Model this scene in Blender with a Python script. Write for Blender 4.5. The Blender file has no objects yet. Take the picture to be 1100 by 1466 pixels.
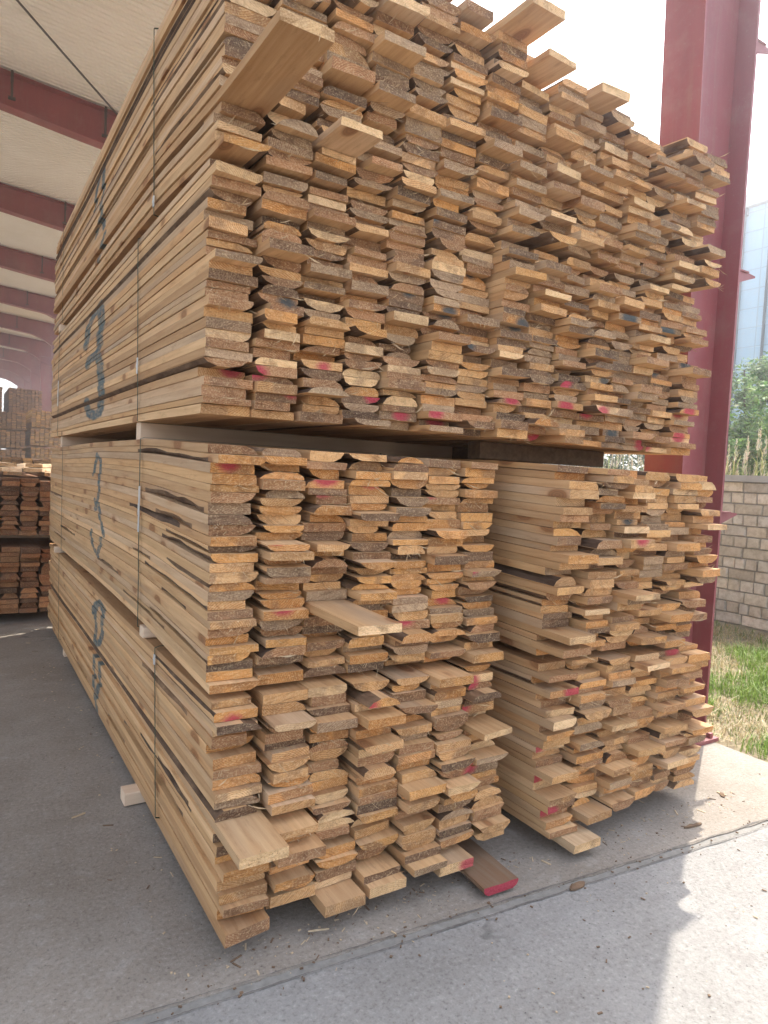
import bpy, math, random
from mathutils import Vector, Matrix, noise
from mathutils.bvhtree import BVHTree

SC = bpy.context.scene
COL = SC.collection
R = random.Random(20240)
rad = math.radians

# ------------------------------------------------------------------ helpers
def tag(o, label=None, cat=None, group=None, kind=None):
    if label: o['label'] = label
    if cat: o['category'] = cat
    if group: o['group'] = group
    if kind: o['kind'] = kind
    return o

def empty(name, loc=(0, 0, 0)):
    o = bpy.data.objects.new(name, None)
    o.empty_display_size = .2
    COL.objects.link(o)
    o.location = loc
    return o

def lerp(a, b, t): return a + (b - a) * t
def sstep(a, b, x):
    t = max(0., min(1., (x - a) / (b - a)))
    return t * t * (3 - 2 * t)
def nz(x, y=0., z=0.): return noise.noise(Vector((x, y, z)))

class MB:
    """Collects verts / faces with material slots and per-face attributes."""
    def __init__(s):
        s.v = []; s.f = []; s.m = []; s.base = []; s.rnd = []; s.ring = []; s.paint = []; s.pcol = []; s.spray = []
    def vert(s, p, spray=0.):
        s.v.append(tuple(p)); s.spray.append(spray); return len(s.v) - 1
    def face(s, ids, m=0, base=(.4, .3, .2), rnd=0., ring=(0, 0, 0), paint=(0, 0, -9), pcol=0.):
        s.f.append(tuple(ids)); s.m.append(m); s.base.append(base); s.rnd.append(rnd)
        s.ring.append(ring); s.paint.append(paint); s.pcol.append(pcol)
    def add(s, o):
        n = len(s.v)
        s.v += o.v; s.spray += o.spray
        s.f += [tuple(i + n for i in f) for f in o.f]
        s.m += o.m; s.base += o.base; s.rnd += o.rnd; s.ring += o.ring; s.paint += o.paint; s.pcol += o.pcol
    def box(s, lo, hi, m=0, M=None, **kw):
        P = [Vector((x, y, z)) for z in (lo[2], hi[2]) for y in (lo[1], hi[1]) for x in (lo[0], hi[0])]
        if M is not None: P = [M @ p for p in P]
        i = [s.vert(p) for p in P]
        for q in ((0, 2, 3, 1), (4, 5, 7, 6), (0, 1, 5, 4), (2, 6, 7, 3), (0, 4, 6, 2), (1, 3, 7, 5)):
            s.face([i[k] for k in q], m, **kw)
    def prism(s, pts, y0, y1, m=0, axis='Y', **kw):
        def P(a, b, y):
            return {'Y': (a, y, b), 'X': (y, a, b), 'Z': (a, b, y)}[axis]
        n = len(pts)
        A = [s.vert(P(a, b, y0)) for a, b in pts]; B = [s.vert(P(a, b, y1)) for a, b in pts]
        for i in range(n):
            j = (i + 1) % n
            s.face((A[i], A[j], B[j], B[i]), m, **kw)
        s.face(A[::-1], m, **kw); s.face(B, m, **kw)
    def tube(s, pts, r, m=0, seg=6, **kw):
        pts = [Vector(p) for p in pts]
        rings = []
        for i, p in enumerate(pts):
            d = (pts[min(i + 1, len(pts) - 1)] - pts[max(i - 1, 0)]).normalized()
            u = d.orthogonal().normalized(); w = d.cross(u)
            rr = r[i] if isinstance(r, (list, tuple)) else r
            rings.append([s.vert(p + (u * math.cos(a) + w * math.sin(a)) * rr) for a in [k * 2 * math.pi / seg for k in range(seg)]])
        for a, b in zip(rings, rings[1:]):
            for k in range(seg):
                s.face((a[k], a[(k + 1) % seg], b[(k + 1) % seg], b[k]), m, **kw)
        s.face(rings[0][::-1], m, **kw); s.face(rings[-1], m, **kw)
    def build(s, name, mats, parent=None, origin=None, attrs=False, smooth=False, link=True):
        me = bpy.data.meshes.new(name)
        o_ = Vector(origin) if origin is not None else Vector((0, 0, 0))
        me.from_pydata([Vector(p) - o_ for p in s.v], [], s.f)
        for m in (mats if isinstance(mats, (list, tuple)) else [mats]): me.materials.append(m)
        me.polygons.foreach_set('material_index', s.m)
        if smooth: me.polygons.foreach_set('use_smooth', [True] * len(s.f))
        if attrs:
            a = me.attributes.new('base', 'FLOAT_COLOR', 'FACE')
            a.data.foreach_set('color', [c for b in s.base for c in (*b, 1.)])
            a = me.attributes.new('rnd', 'FLOAT', 'FACE'); a.data.foreach_set('value', s.rnd)
            a = me.attributes.new('ring', 'FLOAT_VECTOR', 'FACE'); a.data.foreach_set('vector', [c for b in s.ring for c in b])
            a = me.attributes.new('paint', 'FLOAT_VECTOR', 'FACE'); a.data.foreach_set('vector', [c for b in s.paint for c in b])
            a = me.attributes.new('pcol', 'FLOAT', 'FACE'); a.data.foreach_set('value', s.pcol)
            a = me.attributes.new('spray', 'FLOAT', 'POINT'); a.data.foreach_set('value', s.spray)
        me.update()
        o = bpy.data.objects.new(name, me)
        if link: COL.objects.link(o)
        o.location = o_
        if parent is not None:
            o.parent = parent
            o.location = o_ - Vector(parent.location) if origin is not None else -Vector(parent.location)
        return o

# ------------------------------------------------------------------ material helpers
class NT:
    def __init__(s, name):
        s.mat = bpy.data.materials.new(name); s.mat.use_nodes = True
        s.t = s.mat.node_tree; s.n = s.t.nodes; s.bsdf = s.n['Principled BSDF']
        s.bsdf.inputs['Specular IOR Level'].default_value = .25
        s.bsdf.inputs['Roughness'].default_value = .8
    def lk(s, a, b): s.t.links.new(a, b)
    def setin(s, sock, v):
        if isinstance(v, bpy.types.NodeSocket): s.lk(v, sock)
        elif isinstance(v, (tuple, list)) and len(v) == 3 and sock.type == 'RGBA': sock.default_value = (*v, 1)
        else: sock.default_value = v
    def attr(s, name, out='Color'):
        k = s.n.new('ShaderNodeAttribute'); k.attribute_name = name; return k.outputs[out]
    def pos(s): return s.n.new('ShaderNodeNewGeometry').outputs['Position']
    def math(s, op, a, b=None, c=None, clamp=False):
        k = s.n.new('ShaderNodeMath'); k.operation = op; k.use_clamp = clamp
        for i, v in enumerate((a, b, c)):
            if v is not None: s.setin(k.inputs[i], v)
        return k.outputs[0]
    def vmath(s, op, a, b=None):
        k = s.n.new('ShaderNodeVectorMath'); k.operation = op
        s.setin(k.inputs[0], a)
        if b is not None: s.setin(k.inputs[1], b)
        return k.outputs['Value'] if op in ('LENGTH', 'DISTANCE') else k.outputs[0]
    def comb(s, x, y, z):
        k = s.n.new('ShaderNodeCombineXYZ')
        for i, v in enumerate((x, y, z)): s.setin(k.inputs[i], v)
        return k.outputs[0]
    def sep(s, v):
        k = s.n.new('ShaderNodeSeparateXYZ'); s.lk(v, k.inputs[0]); return k.outputs
    def noise(s, vec, scale, detail=4, rough=.55, out='Fac'):
        k = s.n.new('ShaderNodeTexNoise'); s.lk(vec, k.inputs['Vector'])
        k.inputs['Scale'].default_value = scale; k.inputs['Detail'].default_value = detail; k.inputs['Roughness'].default_value = rough
        return k.outputs[out]
    def voro(s, vec, scale, feature='F1', out='Distance', rnd=1.):
        k = s.n.new('ShaderNodeTexVoronoi'); k.feature = feature; s.lk(vec, k.inputs['Vector'])
        k.inputs['Scale'].default_value = scale; k.inputs['Randomness'].default_value = rnd
        return k.outputs[out]
    def ramp(s, f, stops, interp='LINEAR'):
        k = s.n.new('ShaderNodeValToRGB'); s.lk(f, k.inputs[0]); e = k.color_ramp.elements
        k.color_ramp.interpolation = interp
        while len(e) < len(stops): e.new(.5)
        for i, (p, c) in enumerate(stops):
            e[i].position = p
            e[i].color = (c, c, c, 1) if isinstance(c, (int, float)) else (*c, 1)
        return k.outputs[0]
    def mr(s, f, a, b, c=0., d=1.):
        k = s.n.new('ShaderNodeMapRange'); k.clamp = True; s.setin(k.inputs[0], f)
        for i, v in enumerate((a, b, c, d)): s.setin(k.inputs[i + 1], v)
        return k.outputs[0]
    def mix(s, f, a, b, mode='MIX'):
        k = s.n.new('ShaderNodeMix'); k.data_type = 'RGBA'; k.blend_type = mode
        s.setin(k.inputs[0], f); s.setin(k.inputs[6], a); s.setin(k.inputs[7], b)
        return k.outputs[2]
    def bump(s, h, strength=.5, dist=.01, normal=None):
        k = s.n.new('ShaderNodeBump'); s.lk(h, k.inputs['Height'])
        k.inputs['Strength'].default_value = strength; k.inputs['Distance'].default_value = dist
        if normal is not None: s.lk(normal, k.inputs['Normal'])
        return k.outputs[0]
    def done(s, col, rough=None, normal=None):
        s.setin(s.bsdf.inputs['Base Color'], col)
        if rough is not None: s.setin(s.bsdf.inputs['Roughness'], rough)
        if normal is not None: s.lk(normal, s.bsdf.inputs['Normal'])
        return s.mat

def grain_vec(n, sx, sy, sz):
    """world position squeezed along the board, shifted per board so no two boards share a pattern"""
    p = n.vmath('MULTIPLY', n.pos(), (sx, sy, sz))
    r = n.math('MULTIPLY', n.attr('rnd', 'Fac'), 137.)
    return n.vmath('ADD', p, n.comb(r, n.math('MULTIPLY', r, 1.7), n.math('MULTIPLY', r, .6)))

def make_wood_side():
    n = NT('sawn_wood_side')
    base = n.attr('base')
    g = n.noise(grain_vec(n, 60, 2.2, 60), 1., 5, .6)
    g2 = n.noise(grain_vec(n, 7, .9, 7), 1., 3, .5)
    c = n.mix(n.mr(g, .3, .75), n.mix(.40, base, (.27, .13, .05), 'MIX'), n.mix(.12, base, (.8, .68, .48)))
    c = n.mix(n.mr(g2, .45, .75, 0, .5), c, n.mix(1., c, (.70, .60, .50), 'MULTIPLY'))
    # grey / bluish weather staining in patches
    st = n.noise(grain_vec(n, 3.5, .55, 6), 1., 3, .6)
    c = n.mix(n.mr(st, .56, .74, 0, .55), c, (.23, .185, .145))
    dirt = n.noise(grain_vec(n, 40, 6, 40), 1., 4, .75)
    c = n.mix(n.mr(dirt, .56, .70, 0, .38), c, n.mix(1., c, (.50, .40, .32), 'MULTIPLY'))
    # knots
    kv = grain_vec(n, 6.5, 3.0, 6.5)
    kd = n.voro(kv, 1.)
    kk = n.mr(kd, .13, .19, 1, 0)
    kr = n.mr(n.math('SINE', n.math('MULTIPLY', kd, 120.)), -1, 1, .55, 1.)
    c = n.mix(n.math('MULTIPLY', kk, .8), c, n.mix(kr, (.10, .045, .02), (.30, .14, .06)))
    kh = n.mr(kd, .16, .34, .32, 0)
    c = n.mix(kh, c, n.mix(1., c, (.85, .62, .42), 'MULTIPLY'))
    # spray paint
    sp = n.attr('spray', 'Fac')
    sn = n.noise(n.pos(), 90, 3, .7)
    brk = n.mr(n.noise(n.vmath('MULTIPLY', n.pos(), (1, 14, 60)), 1., 4, .7), .30, .55, .35, 1.)
    spm = n.mr(n.math('ADD', sp, n.math('MULTIPLY', n.math('SUBTRACT', sn, .5), .5)), .26, .74, 0, .86)
    c = n.mix(n.math('MULTIPLY', spm, brk), c, (.010, .085, .115))
    # saw marks + grain bump
    saw = n.math('SINE', n.math('ADD', n.math('MULTIPLY', n.sep(n.pos())[1], 520.), n.math('MULTIPLY', g2, 14.)))
    h = n.math('ADD', n.math('MULTIPLY', g, .8), n.math('MULTIPLY', saw, .06))
    return n.done(c, .78, n.bump(h, .5, .0022))

def make_wood_end():
    n = NT('sawn_wood_end')
    base = n.attr('base')
    P = n.pos()
    ring = n.attr('ring', 'Vector')
    s = n.sep(P); q = n.sep(ring)
    off = n.comb(n.math('SUBTRACT', s[0], q[0]), 0., n.math('SUBTRACT', s[2], q[1]))
    wob = n.noise(grain_vec(n, 1, 1, 1), 26, 3, .55)
    d = n.math('ADD', n.vmath('LENGTH', off), n.math('MULTIPLY', wob, .006))
    w = n.mr(n.math('SINE', n.math('MULTIPLY', d, 900.)), -1, 1)
    ringm = n.math('MULTIPLY', n.mr(w, .35, 1.), n.math('MULTIPLY', q[2], .95), clamp=True)
    fib = n.noise(grain_vec(n, 1, 1, 1), 150, 4, .75)
    blot = n.noise(grain_vec(n, 1, 1, 1), 19, 5, .66)
    half = n.noise(grain_vec(n, 1, 1, 1), 8, 2, .5)
    c = n.mix(ringm, base, n.mix(1., base, (.62, .46, .34), 'MULTIPLY'))
    r_ = n.attr('rnd', 'Fac')
    v1 = n.math('FRACT', n.math('MULTIPLY', r_, 17.3)); v2 = n.mr(n.math('FRACT', n.math('MULTIPLY', r_, 31.7)), 0, 1, .3, 1.); v3 = n.math('FRACT', n.math('MULTIPLY', r_, 57.1))
    c = n.mix(n.math('MULTIPLY', n.mr(half, .49, .56, 0, .8), v1), c, n.mix(.5, n.mix(1., base, (.55, .47, .42), 'MULTIPLY'), (.17, .12, .085)))
    c = n.mix(n.math('MULTIPLY', n.mr(blot, .50, .64, 0, .8), v2), c, n.mix(1., base, (.46, .40, .36), 'MULTIPLY'))
    c = n.mix(n.mr(blot, .43, .30, 0, .55), c, n.mix(.5, base, (.58, .36, .15)))
    c = n.mix(n.mr(fib, .52, .66, 0, .75), c, n.mix(.6, base, (.74, .56, .34)))
    c = n.mix(n.math('MULTIPLY', n.mr(fib, .46, .32, 0, .8), n.mr(v3, 0, 1, .35, 1.)), c, n.mix(1., base, (.36, .27, .20), 'MULTIPLY'))
    # saw scratches across the end
    gv = n.sep(grain_vec(n, 1, 1, 1)); tl = n.math('MULTIPLY', n.math('SUBTRACT', n.attr('rnd', 'Fac'), .5), 1.6)
    scr = n.noise(n.comb(n.math('MULTIPLY', gv[0], 16.), gv[1], n.math('MULTIPLY', n.math('ADD', gv[2], n.math('MULTIPLY', gv[0], tl)), 210.)), 1., 3, .6)
    c = n.mix(n.math('MULTIPLY', n.mr(scr, .54, .70, 0, .8), n.math('SUBTRACT', 1., v3)), c, n.mix(1., c, (.45, .38, .32), 'MULTIPLY'))
    c = n.mix(n.mr(scr, .46, .30, 0, .35), c, n.mix(.5, c, (.70, .52, .32)))
    # dabs of marking paint
    pt = n.sep(n.attr('paint', 'Vector'))
    pd = n.vmath('LENGTH', n.comb(n.math('SUBTRACT', s[0], pt[0]), 0., n.math('MULTIPLY', n.math('SUBTRACT', s[2], pt[1]), 1.5)))
    pn = n.noise(P, 120, 3, .7)
    pm = n.mr(n.math('ADD', n.math('SUBTRACT', pt[2], pd), n.math('MULTIPLY', n.math('SUBTRACT', pn, .5), .035)), -.010, .018, 0, .86)
    pcol = n.mix(n.attr('pcol', 'Fac'), n.mix(n.mr(pn, .3, .7), (.36, .02, .045), (.50, .06, .095)), (.04, .065, .075))
    c = n.mix(pm, c, pcol)
    h = n.math('ADD', n.math('MULTIPLY', fib, .8), n.math('ADD', n.math('MULTIPLY', scr, .5), n.math('MULTIPLY', blot, .5)))
    return n.done(c, .88, n.bump(h, .9, .006))

def make_bark():
    n = NT('bark_and_wane')
    base = n.attr('base')
    a = n.noise(grain_vec(n, 22, 7, 22), 1., 5, .68)
    b = n.voro(grain_vec(n, 30, 12, 30), 1.)
    c = n.mix(n.mr(a, .35, .68), n.mix(1., base, (.40, .34, .30), 'MULTIPLY'), base)
    c = n.mix(n.mr(a, .60, .74, 0, .7), c, (.30, .18, .09))
    h = n.math('ADD', a, n.math('MULTIPLY', b, .7))
    return n.done(c, .92, n.bump(h, .9, .008))

def make_concrete(name, col, stain, shift):
    n = NT(name)
    P = n.vmath('ADD', n.pos(), (shift, shift * .7, 0))
    big = n.noise(P, 1.1, 6, .62); mid = n.noise(P, 6.5, 5, .62); fine = n.noise(P, 62, 5, .8)
    c = n.mix(n.mr(big, .34, .68, 0, 1), col, n.mix(1., col, stain, 'MULTIPLY'))
    c = n.mix(n.mr(mid, .52, .74, 0, .45), c, n.mix(1., col, (.62, .60, .58), 'MULTIPLY'))
    c = n.mix(n.mr(mid, .44, .28, 0, .25), c, (.50, .48, .45))
    c = n.mix(n.mr(fine, .52, .68, 0, .75), c, n.mix(1., c, (.48, .47, .46), 'MULTIPLY'))
    c = n.mix(n.mr(fine, .46, .30, 0, .55), c, n.mix(.6, c, (.60, .58, .54)))
    pits = n.voro(P, 38.)
    pm = n.math('MULTIPLY', n.mr(pits, .05, .12, 1, 0), n.mr(n.noise(P, 5.2, 2), .45, .6))
    c = n.mix(n.math('MULTIPLY', pm, .75), c, (.10, .095, .09))
    # hairline cracks / trowel and drag marks
    cr = n.voro(n.vmath('ADD', P, n.vmath('MULTIPLY', n.noise(P, 2.2, 4, .6, 'Color'), (.9, .9, 0))), .55, 'DISTANCE_TO_EDGE')
    cm = n.math('MULTIPLY', n.mr(cr, .002, .007, 1, 0), n.mr(n.noise(P, .9, 2), .50, .60))
    c = n.mix(n.math('MULTIPLY', cm, .6), c, (.09, .085, .08))
    drag = n.noise(n.vmath('MULTIPLY', P, (1.2, 9, 1)), 1.6, 5, .7)
    c = n.mix(n.mr(drag, .58, .72, 0, .28), c, n.mix(1., c, (.5, .48, .46), 'MULTIPLY'))
    bl_ = n.noise(P, 2.4, 3, .5)
    c = n.mix(n.mr(bl_, .66, .72, 0, .35), c, n.mix(1., c, (.52, .50, .48), 'MULTIPLY'))
    sc2 = n.noise(n.vmath('MULTIPLY', P, (22, 1.5, 1)), 1.3, 4, .7)
    c = n.mix(n.mr(sc2, .66, .72, 0, .25), c, (.16, .15, .14))
    h = n.math('SUBTRACT', n.math('ADD', n.math('MULTIPLY', fine, .7), mid), n.math('MULTIPLY', pm, .9))
    return n.done(c, .85, n.bump(h, .75, .010))

def make_paint(name, col, dark, rough=.45, scale=3.):
    n = NT(name)
    P = n.pos()
    a = n.noise(n.vmath('MULTIPLY', P, (1, 1, .35)), scale, 5, .65); b = n.noise(P, 60, 3, .6)
    c = n.mix(n.mr(a, .40, .70, 0, .8), col, dark)
    c = n.mix(n.mr(b, .62, .75, 0, .35), c, n.mix(.6, c, (.35, .30, .27)))
    if name.startswith('oxide'):
        st = n.noise(n.vmath('MULTIPLY', P, (9, 9, .5)), 1.6, 4, .7)
        c = n.mix(n.mr(st, .52, .72, 0, .35), c, (.26, .15, .12))
        ch = n.noise(P, 34, 3, .75)
        c = n.mix(n.mr(ch, .69, .72, 0, .8), c, (.20, .13, .10))
        du = n.noise(P, 2.1, 5, .7)
        c = n.mix(n.mr(du, .5, .75, 0, .25), c, (.42, .34, .29))
    n.bsdf.inputs['Specular IOR Level'].default_value = .4
    return n.done(c, n.mr(a, .3, .7, rough, rough + .2), n.bump(b, .15, .002))

def make_simple(name, c0, c1, scale=12., rough=.85, bump=.4, dist=.01, stretch=(1, 1, 1)):
    n = NT(name)
    P = n.vmath('MULTIPLY', n.pos(), stretch)
    a = n.noise(P, scale, 5, .62)
    return n.done(n.mix(n.mr(a, .3, .7), c0, c1), rough, n.bump(a, bump, dist))

def make_leafy(name, attr_mix=.0, trans=.35):
    n = NT(name)
    base = n.attr('base')
    n.setin(n.bsdf.inputs['Base Color'], base)
    n.bsdf.inputs['Roughness'].default_value = .55
    tr = n.n.new('ShaderNodeBsdfTranslucent'); n.lk(base, tr.inputs['Color'])
    mx = n.n.new('ShaderNodeMixShader'); mx.inputs[0].default_value = trans
    n.lk(n.bsdf.outputs[0], mx.inputs[1]); n.lk(tr.outputs[0], mx.inputs[2])
    n.lk(mx.outputs[0], n.n['Material Output'].inputs['Surface'])
    return n.mat

WOOD = [make_wood_side(), make_wood_end(), make_bark()]
RED = make_paint('oxide_red_steel_paint', (.29, .075, .078), (.22, .065, .068))
ROOFM = make_paint('off_white_roof_sheet', (.86, .83, .76), (.80, .76, .68), .5, 1.2)
STEEL = make_paint('dark_steel', (.07, .065, .06), (.04, .035, .03), .5)
STRAP = make_paint('green_steel_strap', (.040, .065, .040), (.028, .042, .03), .6, 18.)
STRAP.node_tree.nodes['Principled BSDF'].inputs['Specular IOR Level'].default_value = .2
CLIP = make_paint('bright_strap_seal', (.62, .62, .58), (.45, .45, .42), .28, 20.)
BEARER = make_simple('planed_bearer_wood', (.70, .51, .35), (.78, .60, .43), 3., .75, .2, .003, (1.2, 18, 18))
FLOOR = make_concrete('shed_floor_concrete', (.33, .292, .248), (.72, .68, .63), 0.)
APRON = make_concrete('apron_concrete', (.325, .312, .293), (.78, .77, .75), 7.3)
JOINT = make_simple('dusty_joint', (.20, .19, .17), (.28, .265, .24), 40., .95, .6, .006)
GROOVE = make_simple('crack_dirt', (.11, .10, .09), (.20, .185, .165), 60., .95, .6, .004)
SOIL = make_simple('dry_soil', (.16, .125, .08), (.30, .25, .155), 7., .95, .8, .02)
LEAF = make_leafy('leaves')
STRAW = make_leafy('straw', trans=.25)
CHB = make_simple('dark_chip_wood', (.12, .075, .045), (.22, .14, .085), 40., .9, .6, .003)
CHP = make_simple('pale_chip_wood', (.45, .33, .20), (.58, .45, .30), 40., .9, .5, .003)
PILEM = WOOD

# ------------------------------------------------------------------ boards
FRESH = [(.58, .385, .195), (.62, .43, .235), (.54, .345, .165), (.60, .40, .21), (.55, .37, .20), (.50, .31, .15), (.57, .42, .27)]
END_TONES = {
    'orange': [(.50, .27, .10), (.55, .315, .12), (.46, .24, .085), (.54, .30, .125)],
    'tan': [(.50, .315, .155), (.54, .35, .18), (.46, .285, .135), (.52, .325, .15)],
    'pale': [(.64, .475, .28), (.67, .51, .32), (.60, .44, .255)],
    'brown': [(.30, .175, .095), (.34, .205, .115), (.265, .155, .085), (.36, .21, .115)],
    'grey': [(.30, .22, .145), (.34, .25, .17), (.25, .18, .12), (.37, .28, .19)],
    'dark': [(.155, .10, .065), (.125, .085, .06), (.19, .12, .075)],
}
BARKS = [(.22, .135, .08), (.17, .105, .065), (.26, .165, .10), (.14, .09, .06), (.28, .17, .095)]

STROKES = {
 'A': [[(4.566,3.021),(4.481,3.118),(4.304,3.186),(4.255,3.162),(4.266,3.08),(4.32,2.987),(4.334,2.932)],[(4.334,2.932),(4.424,2.898),(4.514,2.849)],[(4.334,2.932),(4.228,2.824)],[(4.155,2.773),(4.277,2.70),(4.341,2.668)]],
 'B': [[(4.735,2.225),(4.64,2.32),(4.441,2.371),(4.277,2.395),(4.176,2.326),(4.187,2.25),(4.251,2.22)],[(4.252,2.228),(4.242,2.159),(4.354,2.121),(4.608,2.118),(4.632,2.095)],[(4.255,2.093),(4.198,2.016),(4.163,1.934),(4.129,1.853),(4.185,1.777),(4.374,1.767),(4.585,1.798),(4.679,1.869)]],
 'C': [[(4.346,1.423),(4.305,1.478),(4.218,1.535),(4.121,1.50),(4.134,1.44),(4.126,1.381),(4.139,1.321),(4.199,1.258),(4.266,1.221)],[(4.273,1.27),(4.219,1.228)],[(4.152,1.253),(4.099,1.205),(4.022,1.133),(3.952,1.097)],[(4.343,1.082),(4.336,1.033),(4.255,.992),(4.13,.955)],[(4.012,1.068),(4.049,1.02),(4.133,.975)]],
 'D': [[(4.27,.61),(4.251,.646),(4.069,.701),(3.913,.688)],[(3.977,.683),(3.967,.615),(3.98,.554),(4.058,.476),(4.216,.422)],[(4.18,.66),(4.187,.548),(4.219,.438)],[(4.193,.428),(4.204,.338),(4.209,.212),(4.2,.153)],[(4.169,.433),(4.044,.38),(4.01,.309),(4.042,.22),(4.17,.12)],[(4.173,.14),(4.112,.057)]],
}
SEGS = [(a, b, {'A': (.038, .012), 'B': (.082, .022), 'C': (.032, .012), 'D': (.036, .014)}[k]) for k, st in STROKES.items() for s in st for a, b in zip(s, s[1:])]
def spray_at(y, z):
    best = 0.
    for (y0, z0), (y1, z1), (ry, rz) in SEGS:
        # nozzle spot is wider along the board than across it
        px, pz = (y - y0) / ry, (z - z0) / rz
        dx, dz = (y1 - y0) / ry, (z1 - z0) / rz
        L = dx * dx + dz * dz
        t = max(0., min(1., (px * dx + pz * dz) / L)) if L else 0.
        d = math.hypot(px - t * dx, pz - t * dz)
        if d < 2.: best = max(best, 1. - sstep(.55, 2., d))
    return best

SPOTS = [(0.799,1.834,0.043,0),(0.866,1.831,0.039,0),(1.121,1.88,0.028,0),(1.337,1.793,0.043,0),(1.465,1.736,0.038,0),(1.566,1.442,0.04,0),(1.097,1.434,0.039,0),(0.741,1.509,0.037,0),(1.108,1.483,0.056,0),(1.295,1.473,0.042,0),(0.882,1.279,0.04,0),(1.465,1.227,0.045,0),(1.645,1.022,0.042,0),(0.931,1.038,0.041,0),(1.433,0.961,0.039,0),(1.639,1.726,0.048,0),(1.579,1.752,0.04,0),(2.101,1.92,0.049,0),(2.13,1.818,0.049,0),(1.84,1.823,0.044,0),(2.455,1.283,0.046,0),(2.169,0.649,0.059,0),(2.175,0.809,0.042,0),(1.205,0.704,0.046,0),(1.72,0.702,0.054,0),(1.692,0.38,0.05,0),(2.034,0.413,0.046,0),(2.026,0.281,0.054,0),(2.05,0.166,0.048,0),(1.712,1.158,0.049,0),(0.748,0.70,0.032,0),(2.044,1.69,0.048,0),(2.688,1.70,0.06,0),(2.279,1.809,0.043,0),(2.913,1.751,0.055,0),(2.926,1.867,0.049,0),(2.832,0.754,0.053,0),(1.754,2.449,0.035,0),(1.70,0.60,0.032,0),(1.001,1.77,0.026,0),
 (1.652,2.162,0.041,1),(1.871,2.116,0.044,1),(2.46,2.232,0.055,1),(2.753,2.217,0.061,1),(2.465,1.734,0.046,1),(1.998,1.446,0.039,1),(2.447,1.358,0.041,1),(2.353,1.949,0.04,1),(1.734,2.036,0.035,1),(1.467,2.207,0.029,1),(0.96,2.079,0.036,1),(2.723,2.039,0.045,1),(1.798,2.349,0.032,1),(2.899,2.093,0.048,1),(1.545,2.506,0.033,1)]

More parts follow.
